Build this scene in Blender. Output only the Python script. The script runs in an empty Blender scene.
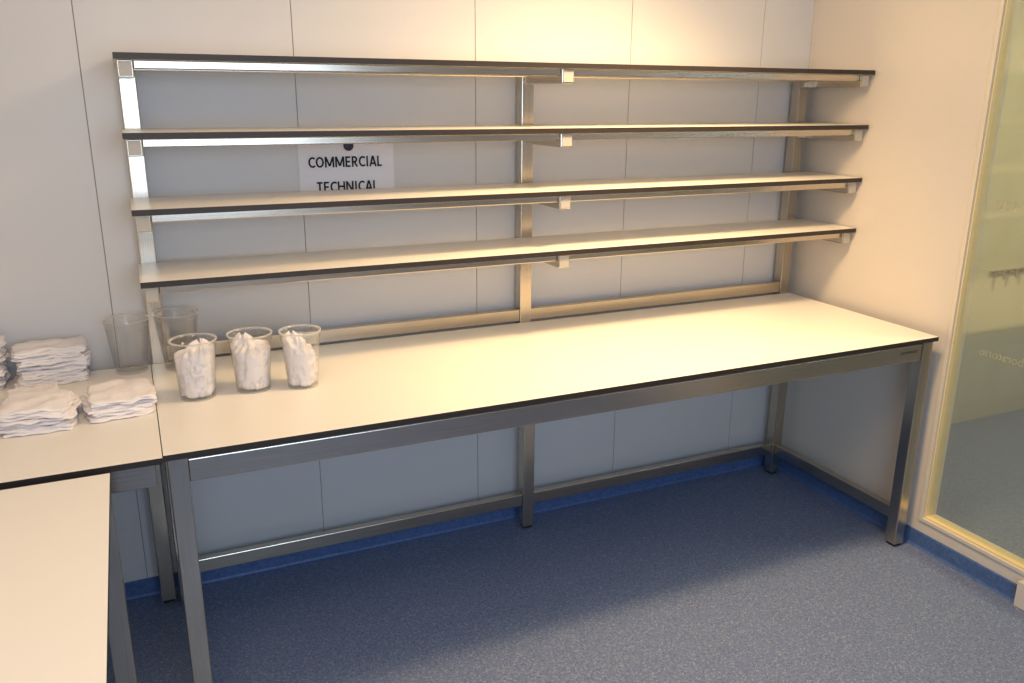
import bpy, bmesh, math, random
from mathutils import Vector, Matrix, noise
random.seed(7)
S=bpy.context.scene
S.view_settings.view_transform='Standard'
S.view_settings.look='None'
def link(o,parent=None):
    S.collection.objects.link(o)
    if parent is not None: o.parent=parent
    return o
def empty(name):
    e=bpy.data.objects.new(name,None); e.empty_display_size=.1
    return link(e)
# ---------------- materials ----------------
def newmat(name):
    m=bpy.data.materials.new(name); m.use_nodes=True
    nt=m.node_tree; b=nt.nodes['Principled BSDF']
    return m,nt,b
def plain(name,col,rough=.5,metal=0,bump=0,bscale=200,var=0,vscale=3,spec=.5):
    m,nt,b=newmat(name)
    b.inputs['Roughness'].default_value=rough; b.inputs['Metallic'].default_value=metal
    b.inputs['Specular IOR Level'].default_value=spec
    b.inputs['Base Color'].default_value=(*col,1)
    tc=nt.nodes.new('ShaderNodeTexCoord')
    if var>0:
        n=nt.nodes.new('ShaderNodeTexNoise'); n.inputs['Scale'].default_value=vscale
        r=nt.nodes.new('ShaderNodeValToRGB')
        r.color_ramp.elements[0].position=.3; r.color_ramp.elements[1].position=.7
        r.color_ramp.elements[0].color=(*[c*(1-var) for c in col],1)
        r.color_ramp.elements[1].color=(*[min(1,c*(1+var)) for c in col],1)
        nt.links.new(tc.outputs['Object'],n.inputs['Vector'])
        nt.links.new(n.outputs['Fac'],r.inputs['Fac']); nt.links.new(r.outputs['Color'],b.inputs['Base Color'])
    if bump>0:
        n=nt.nodes.new('ShaderNodeTexNoise'); n.inputs['Scale'].default_value=bscale
        bp=nt.nodes.new('ShaderNodeBump'); bp.inputs['Strength'].default_value=bump; bp.inputs['Distance'].default_value=.002
        nt.links.new(tc.outputs['Object'],n.inputs['Vector'])
        nt.links.new(n.outputs['Fac'],bp.inputs['Height']); nt.links.new(bp.outputs['Normal'],b.inputs['Normal'])
    return m
M_wall=plain('wall_panel_paint',(.66,.66,.66),.42,bump=.05,bscale=300,var=.015,vscale=1.5)
M_wallr=plain('wall_side_paint',(.68,.63,.56),.5,bump=.05,bscale=300,var=.015,vscale=1.5)
M_gap=plain('panel_joint',(.34,.30,.26),.8)
M_ceil=plain('ceiling_paint',(.75,.73,.70),.8)
M_lam=plain('white_laminate',(.83,.81,.76),.36,bump=.03,bscale=500,var=.01)
M_core=plain('phenolic_core',(.024,.019,.017),.5)
M_plug=plain('plastic_cap',(.42,.40,.36),.45)
M_foot=plain('black_foot',(.02,.02,.02),.6)
M_paper=plain('sign_paper',(.83,.83,.88),.7)
M_ink=plain('sign_ink',(.012,.012,.014),.7)
M_mag=plain('magnet_plastic',(.01,.015,.05),.3)
M_cloth=plain('cotton_cloth',(.84,.81,.82),.95,bump=.5,bscale=260,var=.03,vscale=12,spec=.1)
M_frame=plain('window_frame_paint',(.70,.65,.54),.4)
M_seal=plain('window_seal',(.80,.64,.34),.35)
M_dado=plain('far_wall_dado',(.42,.42,.35),.6)
M_farw=plain('far_wall_paint',(.60,.56,.36),.6,var=.04,vscale=1)
M_label=plain('label_ink',(.08,.08,.08),.5)
M_stick=plain('glass_sticker',(.62,.60,.45),.6)
def steel(axis):
    m,nt,b=newmat('brushed_steel_'+'xyz'[axis])
    b.inputs['Metallic'].default_value=1.0
    tc=nt.nodes.new('ShaderNodeTexCoord'); mp=nt.nodes.new('ShaderNodeMapping')
    sc=[420,420,420]; sc[axis]=6; mp.inputs['Scale'].default_value=sc
    n=nt.nodes.new('ShaderNodeTexNoise'); n.inputs['Scale'].default_value=1; n.inputs['Detail'].default_value=2
    r=nt.nodes.new('ShaderNodeValToRGB')
    r.color_ramp.elements[0].position=.25; r.color_ramp.elements[1].position=.75
    r.color_ramp.elements[0].color=(.53,.47,.385,1); r.color_ramp.elements[1].color=(.64,.575,.48,1)
    mr=nt.nodes.new('ShaderNodeMapRange'); mr.inputs['To Min'].default_value=.20; mr.inputs['To Max'].default_value=.29
    nt.links.new(tc.outputs['Object'],mp.inputs['Vector']); nt.links.new(mp.outputs['Vector'],n.inputs['Vector'])
    nt.links.new(n.outputs['Fac'],r.inputs['Fac']); nt.links.new(r.outputs['Color'],b.inputs['Base Color'])
    nt.links.new(n.outputs['Fac'],mr.inputs['Value']); nt.links.new(mr.outputs['Result'],b.inputs['Roughness'])
    return m
STEEL=[steel(0),steel(1),steel(2)]
def floor_mat():
    m,nt,b=newmat('blue_vinyl'); b.inputs['Roughness'].default_value=.48
    tc=nt.nodes.new('ShaderNodeTexCoord')
    def vor(scale,thr,soft):
        v=nt.nodes.new('ShaderNodeTexVoronoi'); v.inputs['Scale'].default_value=scale
        nt.links.new(tc.outputs['Object'],v.inputs['Vector'])
        r=nt.nodes.new('ShaderNodeValToRGB'); r.color_ramp.elements[0].color=(1,1,1,1); r.color_ramp.elements[1].color=(0,0,0,1)
        r.color_ramp.elements[0].position=thr; r.color_ramp.elements[1].position=thr+soft
        nt.links.new(v.outputs['Distance'],r.inputs['Fac']); return r
    n=nt.nodes.new('ShaderNodeTexNoise'); n.inputs['Scale'].default_value=90; n.inputs['Detail'].default_value=5
    nt.links.new(tc.outputs['Object'],n.inputs['Vector'])
    r=nt.nodes.new('ShaderNodeValToRGB'); r.color_ramp.elements[0].position=.35; r.color_ramp.elements[1].position=.65
    r.color_ramp.elements[0].color=(.115,.160,.285,1); r.color_ramp.elements[1].color=(.175,.225,.36,1)
    nt.links.new(n.outputs['Fac'],r.inputs['Fac'])
    prev=r.outputs['Color']
    for sc,th,so,col in [(85,.18,.12,(.27,.32,.42)),(110,.18,.12,(.07,.10,.20)),(65,.10,.10,(.36,.36,.40))]:
        v=vor(sc,th,so); mx=nt.nodes.new('ShaderNodeMix'); mx.data_type='RGBA'
        nt.links.new(v.outputs['Color'],mx.inputs['Factor']); nt.links.new(prev,mx.inputs['A']); mx.inputs['B'].default_value=(*col,1)
        prev=mx.outputs['Result']
    nt.links.new(prev,b.inputs['Base Color']); return m
M_floor=floor_mat()
M_base=plain('blue_skirting',(.07,.135,.32),.5,var=.2,vscale=90)
def clear(name,tint,haze,fmax,hazecol=(.88,.88,.88)):
    m=bpy.data.materials.new(name); m.use_nodes=True; nt=m.node_tree; nt.nodes.clear()
    out=nt.nodes.new('ShaderNodeOutputMaterial'); t=nt.nodes.new('ShaderNodeBsdfTransparent'); t.inputs['Color'].default_value=(*tint,1)
    d=nt.nodes.new('ShaderNodeBsdfTranslucent'); d.inputs['Color'].default_value=(*hazecol,1)
    d2=nt.nodes.new('ShaderNodeBsdfDiffuse'); d2.inputs['Color'].default_value=(*hazecol,1)
    dm=nt.nodes.new('ShaderNodeMixShader'); nt.links.new(d.outputs[0],dm.inputs[1]); nt.links.new(d2.outputs[0],dm.inputs[2])
    g=nt.nodes.new('ShaderNodeBsdfGlossy'); g.inputs['Roughness'].default_value=.08
    lw=nt.nodes.new('ShaderNodeLayerWeight'); lw.inputs['Blend'].default_value=.3
    mr=nt.nodes.new('ShaderNodeMapRange'); mr.inputs['To Min'].default_value=.03; mr.inputs['To Max'].default_value=fmax
    mh=nt.nodes.new('ShaderNodeMapRange'); mh.inputs['To Min'].default_value=haze; mh.inputs['To Max'].default_value=min(1,haze*5)
    nt.links.new(lw.outputs['Facing'],mr.inputs['Value']); nt.links.new(lw.outputs['Facing'],mh.inputs['Value'])
    m1=nt.nodes.new('ShaderNodeMixShader'); m2=nt.nodes.new('ShaderNodeMixShader')
    nt.links.new(mh.outputs['Result'],m1.inputs[0]); nt.links.new(t.outputs[0],m1.inputs[1]); nt.links.new(dm.outputs[0],m1.inputs[2])
    nt.links.new(mr.outputs['Result'],m2.inputs[0]); nt.links.new(m1.outputs[0],m2.inputs[1]); nt.links.new(g.outputs[0],m2.inputs[2])
    nt.links.new(m2.outputs[0],out.inputs['Surface']); return m
M_cup=clear('clear_plastic',(.992,.992,.99),.018,.30)
M_rim=clear('plastic_rim',(.98,.98,.97),.22,.25,(.95,.95,.95))
M_glass=clear('window_glass',(.93,.94,.88),.05,.22)
# ---------------- geometry helpers ----------------
def addbox(bm,x0,x1,y0,y1,z0,z1,mi=0,top=None):
    vs=[bm.verts.new(p) for p in [(x0,y0,z0),(x1,y0,z0),(x1,y1,z0),(x0,y1,z0),(x0,y0,z1),(x1,y0,z1),(x1,y1,z1),(x0,y1,z1)]]
    for k,q in enumerate([(3,2,1,0),(4,5,6,7),(0,1,5,4),(1,2,6,5),(2,3,7,6),(3,0,4,7)]):
        f=bm.faces.new([vs[i] for i in q]); f.material_index=mi
        if top is not None and k in (0,1): f.material_index=top
def meshobj(name,bm,mats,parent=None,bevel=0,smooth=False,seg=2):
    me=bpy.data.meshes.new(name); bm.normal_update(); bm.to_mesh(me); bm.free()
    for m in mats: me.materials.append(m)
    if smooth:
        for p in me.polygons: p.use_smooth=True
    o=bpy.data.objects.new(name,me); link(o,parent)
    if bevel:
        md=o.modifiers.new('bevel','BEVEL'); md.width=bevel; md.segments=seg; md.limit_method='ANGLE'; md.harden_normals=False
    return o
def box(name,b,mats,parent=None,bevel=0,top=None):
    bm=bmesh.new(); addbox(bm,*b,0,top)
    return meshobj(name,bm,mats,parent,bevel)
def tube(name,b,axis,parent):
    return box(name,b,[STEEL[axis]],parent,.003)
# ---------------- dimensions ----------------
YW=.0665; XW=2.80; ZC=2.62; XL=-1.15; YF=-4.3; XF=5.6
box('floor',(XL-.1,XF+.1,YF-.1,YW+.1,-.1,0),[M_floor])
box('ceiling',(XL-.1,XF+.1,YF-.1,YW+.1,ZC,ZC+.1),[M_ceil])
bm=bmesh.new()
seams=[XL,-.75,-.0972,.5522,1.2102,1.8756,2.53,XW]
for a,b in zip(seams[:-1],seams[1:]):
    addbox(bm,a+.0015,b-.0015,YW,YW+.02,0,ZC)
addbox(bm,XL,XW,YW+.004,YW+.1,0,ZC,1)
meshobj('wall_back',bm,[M_wall,M_gap],bevel=0)
box('wall_left',(XL-.1,XL,YF,YW,0,ZC),[M_wallr])
box('wall_front',(XL-.1,XF,YF-.1,YF,0,ZC),[M_wallr])
WY0,WY1,WZ0,WZ1=-2.05,-.822,.118,2.40
bm=bmesh.new()
addbox(bm,XW,XW+.08,WY1,YW+.02,0,ZC)
addbox(bm,XW,XW+.08,WY0,WY1,0,WZ0)
addbox(bm,XW,XW+.08,WY0,WY1,WZ1,ZC)
addbox(bm,XW,XW+.08,YF,WY0,0,ZC)
meshobj('wall_right',bm,[M_wallr])
win=empty('window_1')
def ring(name,y0,y1,z0,z1,t,x0,x1,mat):
    bm=bmesh.new()
    addbox(bm,x0,x1,y1-t,y1,z0,z1); addbox(bm,x0,x1,y0,y0+t,z0,z1)
    addbox(bm,x0,x1,y0+t,y1-t,z0,z0+t); addbox(bm,x0,x1,y0+t,y1-t,z1-t,z1)
    return meshobj(name,bm,[mat],win,.0015)
ring('frame',WY0,WY1,WZ0,WZ1,.016,XW-.006,XW+.075,M_frame)
ring('seal',WY0+.016,WY1-.016,WZ0+.016,WZ1-.016,.006,XW+.004,XW+.05,M_seal)
box('glass_pane',(XW+.020,XW+.026,WY0+.02,WY1-.02,WZ0+.02,WZ1-.02),[M_glass],win)
def text(name,body,size,mat,loc,rot,parent,align='CENTER',bold=0,sx=1):
    c=bpy.data.curves.new(name,'FONT'); c.body=body; c.size=size; c.align_x=align; c.align_y='CENTER'; c.extrude=.0002; c.offset=bold
    o=bpy.data.objects.new(name,c); link(o,parent); o.location=loc; o.rotation_euler=rot; o.scale=(sx,1,1); c.materials.append(mat); return o
text('lettering_upper','SUD',.05,M_stick,(XW+.028,-.945,1.41),(math.pi/2,0,math.pi/2),win)
text('lettering_lower','laboratorio',.045,M_stick,(XW+.028,-1.04,.87),(math.pi/2,0,math.pi/2),win)
def skirting(name,pts,h=.07,t=.006,cove=.010):
    (x0,y0),(x1,y1),(nx,ny)=pts
    prof=[(0,0),(t+cove,0),(t+cove*.35,cove*.3),(t,cove),(t,h-.003),(t-.003,h),(0,h)]
    bm=bmesh.new(); A=[bm.verts.new((x0+nx*a,y0+ny*a,b)) for a,b in prof]; B=[bm.verts.new((x1+nx*a,y1+ny*a,b)) for a,b in prof]
    n=len(prof)
    for i in range(n):
        j=(i+1)%n; bm.faces.new((A[i],A[j],B[j],B[i]))
    bm.faces.new(A[::-1]); bm.faces.new(B)
    bmesh.ops.recalc_face_normals(bm,faces=bm.faces)
    return meshobj(name,bm,[M_base])
skirting('baseboard_back',((XL,YW),(XW,YW),(0,-1)))
skirting('baseboard_right',((XW,YW),(XW,-1.275),(-1,0)))
skirting('baseboard_left',((XL,YW),(XL,YF),(1,0)))
box('trim_1',(XW-.028,XW-.0005,-1.36,-1.275,0,.10),[M_wallr],None,.002)
bm=bmesh.new(); addbox(bm,XW+.08,XF,YW,YW+.1,.525,ZC,0); addbox(bm,XW+.08,XF,YW-.002,YW+.1,0,.525,1)
meshobj('wall_far_back',bm,[M_farw,M_dado])
bm=bmesh.new(); addbox(bm,XF,XF+.1,YF,YW,.525,ZC,0); addbox(bm,XF-.002,XF+.1,YF,YW,0,.525,1)
meshobj('wall_far_right',bm,[M_farw,M_dado])
hk=empty('wall_hook_rail')
box('rail',(4.22,4.72,YW-.014,YW,.85,.875),[STEEL[0]],hk,.002)
for i in range(5):
    x=4.27+i*.1
    box('hook_%d'%(i+1),(x-.006,x+.006,YW-.05,YW-.014,.855,.867),[STEEL[1]],hk,.002)
    box('hook_tip_%d'%(i+1),(x-.008,x+.008,YW-.058,YW-.048,.835,.885),[STEEL[2]],hk,.002)
# ---------------- main table ----------------
L=2.757; D=.817; H=.9; TT=.017; W=.05
tb=empty('steel_work_table')
box('tabletop',(0.001,L,-D,0,H-TT,H),[M_core,M_lam],tb,.0010,top=1)
PX=[(.005,.055),(1.370,1.420),(2.70,2.75)]
RX=[(.005,.055),(1.368,1.418),(2.706,2.756)]
legs=[(.008,-D+.015),(2.70,-D+.015)]
zt=H-TT
for i,(x,y) in enumerate(legs): 
    tube('leg_front_%d'%(i+1),(x,x+W,y,y+W,.012,zt),2,tb)
    box('foot_front_%d'%(i+1),(x+.006,x+W-.006,y+.006,y+W-.006,0,.0125),[M_foot],tb,.002)
for i,(a,b) in enumerate(RX):
    tube('leg_rear_%d'%(i+1),(a,b,-W-.002,-.002,.012,zt),2,tb)
    box('foot_rear_%d'%(i+1),(a+.006,b-.006,-W+.004,-.008,0,.0125),[M_foot],tb,.002)
yf=-D+.02
tube('apron_front',(.058,2.70,yf,yf+.03,.808,.872),0,tb)
tube('apron_rear',(.055,2.706,-.042,-.012,.82,.872),0,tb)
tube('apron_left',(.018,.048,yf+.045,-.052,.82,.872),1,tb)
tube('apron_right',(2.712,2.742,yf+.045,-.052,.808,.872),1,tb)
tube('cross_beam',(1.38,1.41,yf+.03,-.052,.82,zt),1,tb)
for a,b,n in [(.055,1.368,1),(1.418,2.706,2)]:
    tube('stretcher_rear_%d'%n,(a,b,-.042,-.012,.108,.160),0,tb)
tube('stretcher_left',(.018,.048,-D+.065,-.052,.108,.160),1,tb)
tube('stretcher_right',(2.716,2.746,-D+.065,-.052,.108,.160),1,tb)
text('maker_label','steelwork',.022,M_label,(2.63,yf-.0006,.848),(math.pi/2,0,0),tb)
# ---------------- shelf rack ----------------
rk=empty('steel_shelf_rack')
Z=[1.882,1.669,1.455,1.244]; ST=.018
for i,(a,b) in enumerate(PX):
    tube('post_%d'%(i+1),(a,b,0.001,W,.82,1.882-ST-.001),2,rk)
for a,b,n in [(.055,1.370,1),(1.420,2.70,2)]:
    tube('rear_rail_%d'%n,(a,b,.004,.034,.905,.955),0,rk)
SX0,SX1,SY=-.003,2.793,-.317
for k,z in enumerate(Z):
    o=box('shelf_board_%d'%(k+1),(SX0,SX1,SY,0.0 if k else W,z-ST,z),[M_core,M_lam],rk,.0008,top=1)
    zb=z-ST
    arms=[(.004,.046),(1.378,1.424),(2.737,2.780)]
    for i,(a,b) in enumerate(arms):
        bm=bmesh.new()
        addbox(bm,a,b,-.303,0.0,zb-.048,zb-.0002)
        meshobj('arm_%d_%d'%(k+1,i+1),bm,[STEEL[1]],rk,.003)
        box('arm_cap_%d_%d'%(k+1,i+1),(a+.004,b-.004,-.306,-.302,zb-.044,zb-.004),[M_plug],rk,.001)
        if i==2: tube('arm_plate_%d'%(k+1),(2.70,2.745,-.02,0.001,zb-.048,zb-.0005),2,rk)
    for a,b,n in [(arms[0][1],arms[1][0],1),(arms[1][1],arms[2][0],2)]:
        tube('support_rail_%d_%d'%(k+1,n),(a,b,-.292,-.270,zb-.024,zb-.0002),0,rk)
        tube('support_rail_back_%d_%d'%(k+1,n),(a,b,-.045,-.022,zb-.024,zb-.0002),0,rk)
# ---------------- left table ----------------
lt=empty('side_work_table')
box('tabletop',(-1.10,-.001,-D-.012,0,H-TT,H),[M_core,M_lam],lt,.0010,top=1)
for i,(x,y) in enumerate([(-.058,-.022),(-1.08,-.022),(-1.08,-D+.02)]):
    tube('leg_%d'%(i+1),(x,x+W,y,y+W-.002,.012,zt),2,lt)
    box('foot_%d'%(i+1),(x+.006,x+W-.006,y+.006,y+W-.008,0,.0125),[M_foot],lt,.002)
tube('apron_front',(-1.03,-.02,-D+.03,-D+.06,.806,.872),0,lt)
tube('apron_rear',(-1.03,-.058,-.01,.02,.82,.872),0,lt)
tube('apron_right',(-.052,-.022,-D+.06,-.022,.806,.872),1,lt)
# ---------------- foreground table ----------------
ft=empty('foreground_work_table')
tx0,tx1,ty0,ty1=-1.05,-.120,-2.35,-.872
box('tabletop',(tx0,tx1,ty0,ty1,H-TT,H),[M_core,M_lam],ft,.0010,top=1)
for i,(x,y) in enumerate([(tx1-.052,ty1-.058),(tx1-.052,ty0+.01),(tx0+.01,ty1-.058),(tx0+.01,ty0+.01)]):
    tube('leg_%d'%(i+1),(x,x+W,y,y+W,.012,zt),2,ft)
    box('foot_%d'%(i+1),(x+.006,x+W-.006,y+.006,y+W-.006,0,.0125),[M_foot],ft,.002)
tube('apron_right',(tx1-.048,tx1-.018,ty0+.06,ty1-.058,.806,.872),1,ft)
tube('apron_back',(tx0+.06,tx1-.052,ty1-.048,ty1-.018,.806,.872),0,ft)
tube('apron_front',(tx0+.06,tx1-.052,ty0+.018,ty0+.048,.806,.872),0,ft)
tube('apron_left',(tx0+.018,tx0+.048,ty0+.06,ty1-.058,.806,.872),1,ft)
# ---------------- wall sign ----------------
sg=empty('wall_sign')
bm=bmesh.new(); n=12
for i in range(n+1):
    for j in range(n+1):
        x=.545+.342*i/n; z=1.385+.245*j/n
        bm.verts.new((x,YW-.0015-.0012*noise.noise(Vector((x*9,0,z*9)))**2*4,z))
bm.verts.ensure_lookup_table()
for i in range(n):
    for j in range(n):
        a=i*(n+1)+j; bm.faces.new((bm.verts[a],bm.verts[a+n+1],bm.verts[a+n+2],bm.verts[a+1]))
meshobj('paper',bm,[M_paper],sg,smooth=True)
def arc(cx,cy,rx,ry,a0,a1,n=14): return [(cx+rx*math.cos(math.radians(a0+(a1-a0)*i/n)),cy+ry*math.sin(math.radians(a0+(a1-a0)*i/n))) for i in range(n+1)]
GL={'C':(.62,[arc(.40,.5,.32,.42,50,310)]),'O':(.78,[arc(.39,.5,.31,.42,0,360,24)]),
'M':(.92,[[(.09,0),(.09,1)],[(.83,0),(.83,1)],[(.11,.97),(.46,.12)],[(.46,.12),(.81,.97)]]),
'E':(.54,[[(.09,0),(.09,1)],[(.09,.92),(.50,.92)],[(.09,.5),(.46,.5)],[(.09,.08),(.50,.08)]]),
'R':(.62,[[(.09,0),(.09,1)],[(.09,.92),(.28,.92)]+arc(.28,.70,.20,.22,90,-90,8)+[(.09,.48)],[(.28,.46),(.53,.0)]]),
'I':(.28,[[(.14,0),(.14,1)]]),'A':(.68,[[(.05,0),(.33,1)],[(.35,1),(.63,0)],[(.16,.28),(.52,.28)]]),
'L':(.50,[[(.09,0),(.09,1)],[(.09,.08),(.47,.08)]]),'T':(.58,[[(.29,0),(.29,.95)],[(.02,.92),(.56,.92)]]),
'H':(.72,[[(.09,0),(.09,1)],[(.63,0),(.63,1)],[(.09,.52),(.63,.52)]]),'N':(.74,[[(.09,0),(.09,1)],[(.65,0),(.65,1)],[(.10,.95),(.64,.05)]])}
def bold_line(name,s,xc,zc,w,h,parent):
    gap=.09; tot=sum(GL[c][0]+gap for c in s)-gap; kx=w/tot; x=xc-w/2; bm=bmesh.new(); sw=.165*h
    for c in s:
        for st in GL[c][1]:
            pts=[Vector((x+p[0]*kx,zc+(p[1]-.5)*h)) for p in st]
            for i in range(len(pts)-1):
                a,b=pts[i],pts[i+1]; d=(b-a).normalized(); nrm=Vector((-d.y,d.x))*sw/2
                e=d*sw*.12 if len(pts)>2 else Vector((0,0)); q=[a-e+nrm,a-e-nrm,b+e-nrm,b+e+nrm]
                bm.faces.new([bm.verts.new((p.x,YW-.0045,p.y)) for p in q])
        x+=(GL[c][0]+gap)*kx
    return meshobj(name,bm,[M_ink],parent)
bold_line('line_1','COMMERCIAL',.7105,1.5465,.264,.037,sg)
bold_line('line_2','TECHNICAL',.714,1.460,.222,.037,sg)
def lathe(bm,prof,seg,cx,cy,fn=None,mi=0,rimz=None):
    rings=[]
    for (r,z) in prof:
        rg=[]
        for s in range(seg):
            a=2*math.pi*s/seg; rr=r+(fn(a,z) if fn else 0)
            rg.append(bm.verts.new((cx+rr*math.cos(a),cy+rr*math.sin(a),z)))
        rings.append(rg)
    for k in range(len(rings)-1):
        for s in range(seg):
            t=(s+1)%seg
            f=bm.faces.new((rings[k][s],rings[k][t],rings[k+1][t],rings[k+1][s])); f.material_index=mi
            if rimz and min(prof[k][1],prof[k+1][1])>rimz: f.material_index=1
    return rings
bm=bmesh.new(); rg=lathe(bm,[(.017,0),(.018,.002),(.018,.006),(.015,.009),(.001,.010)],24,0,0)
bm.faces.new(rg[0][::-1]); bm.faces.new(rg[-1])
mg=meshobj('magnet',bm,[M_mag],sg,smooth=True); mg.rotation_euler=(math.pi/2,0,0); mg.location=(.722,YW-.003,1.602)
# ---------------- cups ----------------
def cup(name,cx,cy,h=.168,rb=.049,rt=.066,cloth=None,seed=0):
    e=empty(name)
    bm=bmesh.new(); z=H+.0005; t=.0014
    pr=[(.001,z+.006),(rb*.8,z+.006),(rb*.86,z),(rb,z),(rb+.0005,z+.004)]
    N=8
    for i in range(1,N+1):
        u=i/N; pr.append((rb+(rt-rb)*u*.93,z+.004+(h*.86-.004)*u))
    rr=rb+(rt-rb)*.93
    pr+=[(rr+.0022,z+h*.865),(rr+.0025,z+h*.90),(rt,z+h*.968),(rt+.0035,z+h*.972),(rt+.004,z+h),(rt,z+h),(rt-.001,z+h*.97)]
    pr+=[(rr+.001,z+h*.90),(rr-t,z+h*.86)]
    for i in range(N-1,0,-1):
        u=i/N; pr.append((rb-t+(rt-rb)*u*.93,z+.004+(h*.86-.004)*u))
    pr+=[(rb-t,z+.008),(.001,z+.0075)]
    lathe(bm,pr,64,cx,cy,fn=lambda a,zz:(.0005*math.cos(16*a) if z+.01<zz<z+h*.85 else 0),rimz=z+h*.965)
    bmesh.ops.recalc_face_normals(bm,faces=bm.faces)
    meshobj('beaker',bm,[M_cup,M_rim],e,smooth=True)
    if cloth:
        random.seed(seed)
        for k,(ox,oy,r0,hh,tilt) in enumerate(cloth):
            bm=bmesh.new(); seg=90; NN=70; rings=[]
            for i in range(NN+1):
                u=i/NN; zz=z+.009+hh*u
                prof=(1-max(0,(u-.74)/.26)**2.2*.82)*(1-max(0,(.08-u)/.08)*.2)*(1+.22*u)
                rg=[]
                for s in range(seg):
                    a=2*math.pi*s/seg; ca,sa=math.cos(a),math.sin(a)
                    q1=Vector((ca*1.3+k*7+seed,sa*1.3,zz*11))
                    wv=noise.noise_vector(q1)*.9
                    f=noise.noise(q1)
                    rid=1-2*abs(noise.noise(Vector((ca*2.0,sa*2.0,zz*20+k*5+seed))+wv))
                    rid2=1-2*abs(noise.noise(Vector((ca*4.2+9,sa*4.2,zz*46+k*5+seed))+wv*1.6))
                    disp=.20*f-.32*(1-rid)-.12*(1-rid2)
                    r=r0*prof*(1.08+disp)
                    lim=rb+(rt-rb)*.93*min(1,(zz-z)/(h*.86))-.0030
                    px=ox+tilt*u+r*ca; py=oy+r*sa
                    q=math.hypot(px,py)
                    if q>lim: px*=lim/q; py*=lim/q
                    rg.append(bm.verts.new((cx+px,cy+py,zz+ .020*f*u+.010*(rid-.5)*u)))
                rings.append(rg)
            for i in range(NN):
                for s in range(seg):
                    t_=(s+1)%seg; bm.faces.new((rings[i][s],rings[i][t_],rings[i+1][t_],rings[i+1][s]))
            bm.faces.new(rings[0][::-1])
            c=bm.verts.new(sum((v.co for v in rings[-1]),Vector())/seg+Vector((0,0,-.006)))
            for s in range(seg): bm.faces.new((rings[-1][s],rings[-1][(s+1)%seg],c))
            meshobj('crumpled_cloth_%d'%(k+1),bm,[M_cloth],e,smooth=True)
    return e
cup('plastic_beaker',.120,-.394,h=.180,rb=.050,rt=.0635,cloth=[(0,.0,.055,.140,0),(.012,-.014,.034,.160,.006)],seed=1)
cup('plastic_beaker.001',.282,-.388,h=.180,rb=.050,rt=.0635,cloth=[(.0,.0,.054,.134,.004),(-.014,.006,.034,.160,-.006)],seed=4)
cup('plastic_beaker.002',.428,-.415,h=.180,rb=.046,rt=.0600,cloth=[(-.004,.0,.049,.124,-.008),(-.014,.0,.034,.160,-.012)],seed=9)
cup('plastic_beaker.003',-.058,-.045,h=.176,rt=.066)
cup('plastic_beaker.004',.092,-.065,h=.188,rt=.066)
# ---------------- folded towels ----------------
def towel_stack(name,cx,cy,w,d,nl,t,rot=0,seed=0,jit=.009,z0=H,slump=0):
    random.seed(seed); bm=bmesh.new(); z=z0+.001
    for L_ in range(nl):
        ww=w*(1+random.uniform(-.11,.03)); dd=d*(1+random.uniform(-.11,.03)); tt=t*random.uniform(.75,1.25)
        ox=cx+random.uniform(-jit,jit); oy=cy+random.uniform(-jit,jit)*.7; ra=rot+random.uniform(-.10,.10)
        plies=2
        for p in range(plies):
            tp=tt/plies; zz0=z+p*tp
            wi=ww*(1-.04*p*random.random()); di=dd*(1-.08*p*random.random())
            sd=seed*13+L_*3+p
            def P(u,v,s):
                ex=max(0,(abs(u)-.93)/.07); ey=max(0,(abs(v)-.93)/.07)
                e=min(1,math.hypot(ex,ey)); th=math.sqrt(max(0,1-e*e))*.5*tp*1.2
                cr=1-.07*abs(u*v)**3
                x=u*wi/2*cr; y=v*di/2*cr
                x+=.010*noise.noise(Vector((v*2.4,sd*1.7,u))); y+=.010*noise.noise(Vector((u*2.4,sd*1.7+5,v)))
                dz=.007*noise.noise(Vector((u*1.8+L_*.35,v*1.8,seed)))*(L_+1)/nl+.0034*noise.noise(Vector((u*4.5,v*4.5,sd*1.3)))
                dz-=slump*(abs(u)**3+abs(v)**3)*.5*(L_+p*.5)/nl
                X=ox+x*math.cos(ra)-y*math.sin(ra); Y=oy+x*math.sin(ra)+y*math.cos(ra)
                return (X,Y,max(z0+.0005,zz0+tp/2+dz+s*th))
            us=[-1,-.985,-.96]+[ -.93+1.86*i/18 for i in range(19)]+[.96,.985,1]
            n=len(us)
            T=[[bm.verts.new(P(u,v,1)) for v in us] for u in us]
            Bt=[[bm.verts.new(P(u,v,-1)) for v in us] for u in us]
            for i in range(n-1):
                for j in range(n-1):
                    bm.faces.new((T[i][j],T[i+1][j],T[i+1][j+1],T[i][j+1]))
                    bm.faces.new((Bt[i][j],Bt[i][j+1],Bt[i+1][j+1],Bt[i+1][j]))
            bd=[(i,0) for i in range(n)]+[(n-1,j) for j in range(1,n)]+[(i,n-1) for i in range(n-2,-1,-1)]+[(0,j) for j in range(n-2,0,-1)]
            for k in range(len(bd)):
                a,b=bd[k],bd[(k+1)%len(bd)]
                bm.faces.new((Bt[a[0]][a[1]],Bt[b[0]][b[1]],T[b[0]][b[1]],T[a[0]][a[1]]))
        z+=tt
    return meshobj(name,bm,[M_cloth],None,smooth=True)
towel_stack('folded_towel_stack',-.285,-.045,.205,.15,8,.0155,rot=.05,seed=2,slump=.004)
towel_stack('folded_towel_stack.001',-.510,-.045,.19,.16,9,.0155,rot=-.03,seed=3,slump=.004)
towel_stack('folded_towel_stack.002',-.297,-.450,.180,.19,6,.0115,rot=-.08,seed=5,slump=.010)
towel_stack('folded_towel_stack.003',-.096,-.405,.180,.19,5,.0105,rot=.12,seed=6,slump=.010)
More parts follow.
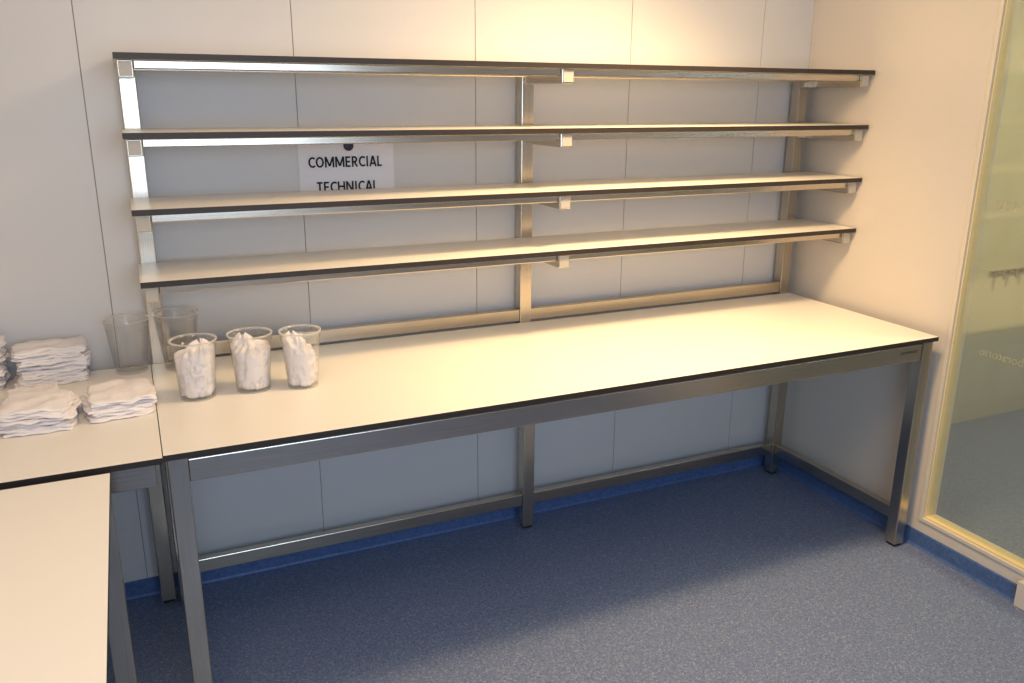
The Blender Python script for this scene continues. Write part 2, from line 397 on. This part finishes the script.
towel_stack('folded_towel_stack.004',-.335,-.230,.14,.12,3,.012,rot=.1,seed=8,slump=.006)
# ---------------- lights ----------------
def area(name,loc,size,sizey,power,col,target):
    l=bpy.data.lights.new(name,'AREA'); l.shape='RECTANGLE'; l.size=size; l.size_y=sizey; l.energy=power; l.color=col
    o=bpy.data.objects.new(name,l); link(o); o.location=loc
    o.rotation_euler=(Vector(target)-Vector(loc)).to_track_quat('-Z','Y').to_euler(); return o
def spot(name,loc,power,col,target,ang,blend=1,rad=.12):
    l=bpy.data.lights.new(name,'SPOT'); l.energy=power; l.color=col; l.spot_size=math.radians(ang); l.spot_blend=blend; l.shadow_soft_size=rad
    o=bpy.data.objects.new(name,l); link(o); o.location=loc
    o.rotation_euler=(Vector(target)-Vector(loc)).to_track_quat('-Z','Y').to_euler(); return o
spot('downlight_bench',(1.80,-1.0,2.58),185,(1,.66,.32),(1.70,-.30,.9),104)
area('ceiling_lamp_warm',(1.5,-1.0,2.56),.6,.6,22,(1,.68,.37),(1.5,-.8,0))
area('ceiling_lamp_warm_left',(-.1,-1.9,2.56),.6,.6,15,(1,.70,.41),(0,-1.4,0))
area('camera_side_cool_fill',(.5,-4.1,1.75),1.8,1.2,44,(.58,.76,1.0),(1.3,0,.9))  # added cool fill from behind the camera, no window stands there
area('next_room_lamp',(4.3,-1.5,2.56),.6,.6,38,(1,.90,.68),(4.3,-1.2,0))
w=bpy.data.worlds.new('room_world'); S.world=w; w.use_nodes=True
w.node_tree.nodes['Background'].inputs[0].default_value=(.75,.85,1,1); w.node_tree.nodes['Background'].inputs[1].default_value=.15
# ---------------- camera ----------------
f=Vector((0.39763421,0.87346747,-0.28096551)); r=Vector((0.91082259,-0.41275651,0.00585424)); u=Vector((0.11085685,0.25823758,0.95970001))
cd=bpy.data.cameras.new('camera'); cam=bpy.data.objects.new('camera',cd); link(cam)
cd.sensor_width=36; cd.sensor_fit='HORIZONTAL'; cd.lens=837.83/1024*36; cd.clip_start=.05
cam.matrix_world=Matrix(((r.x,u.x,-f.x,-.0057),(r.y,u.y,-f.y,-2.9446),(r.z,u.z,-f.z,1.7731),(0,0,0,1)))
S.camera=cam
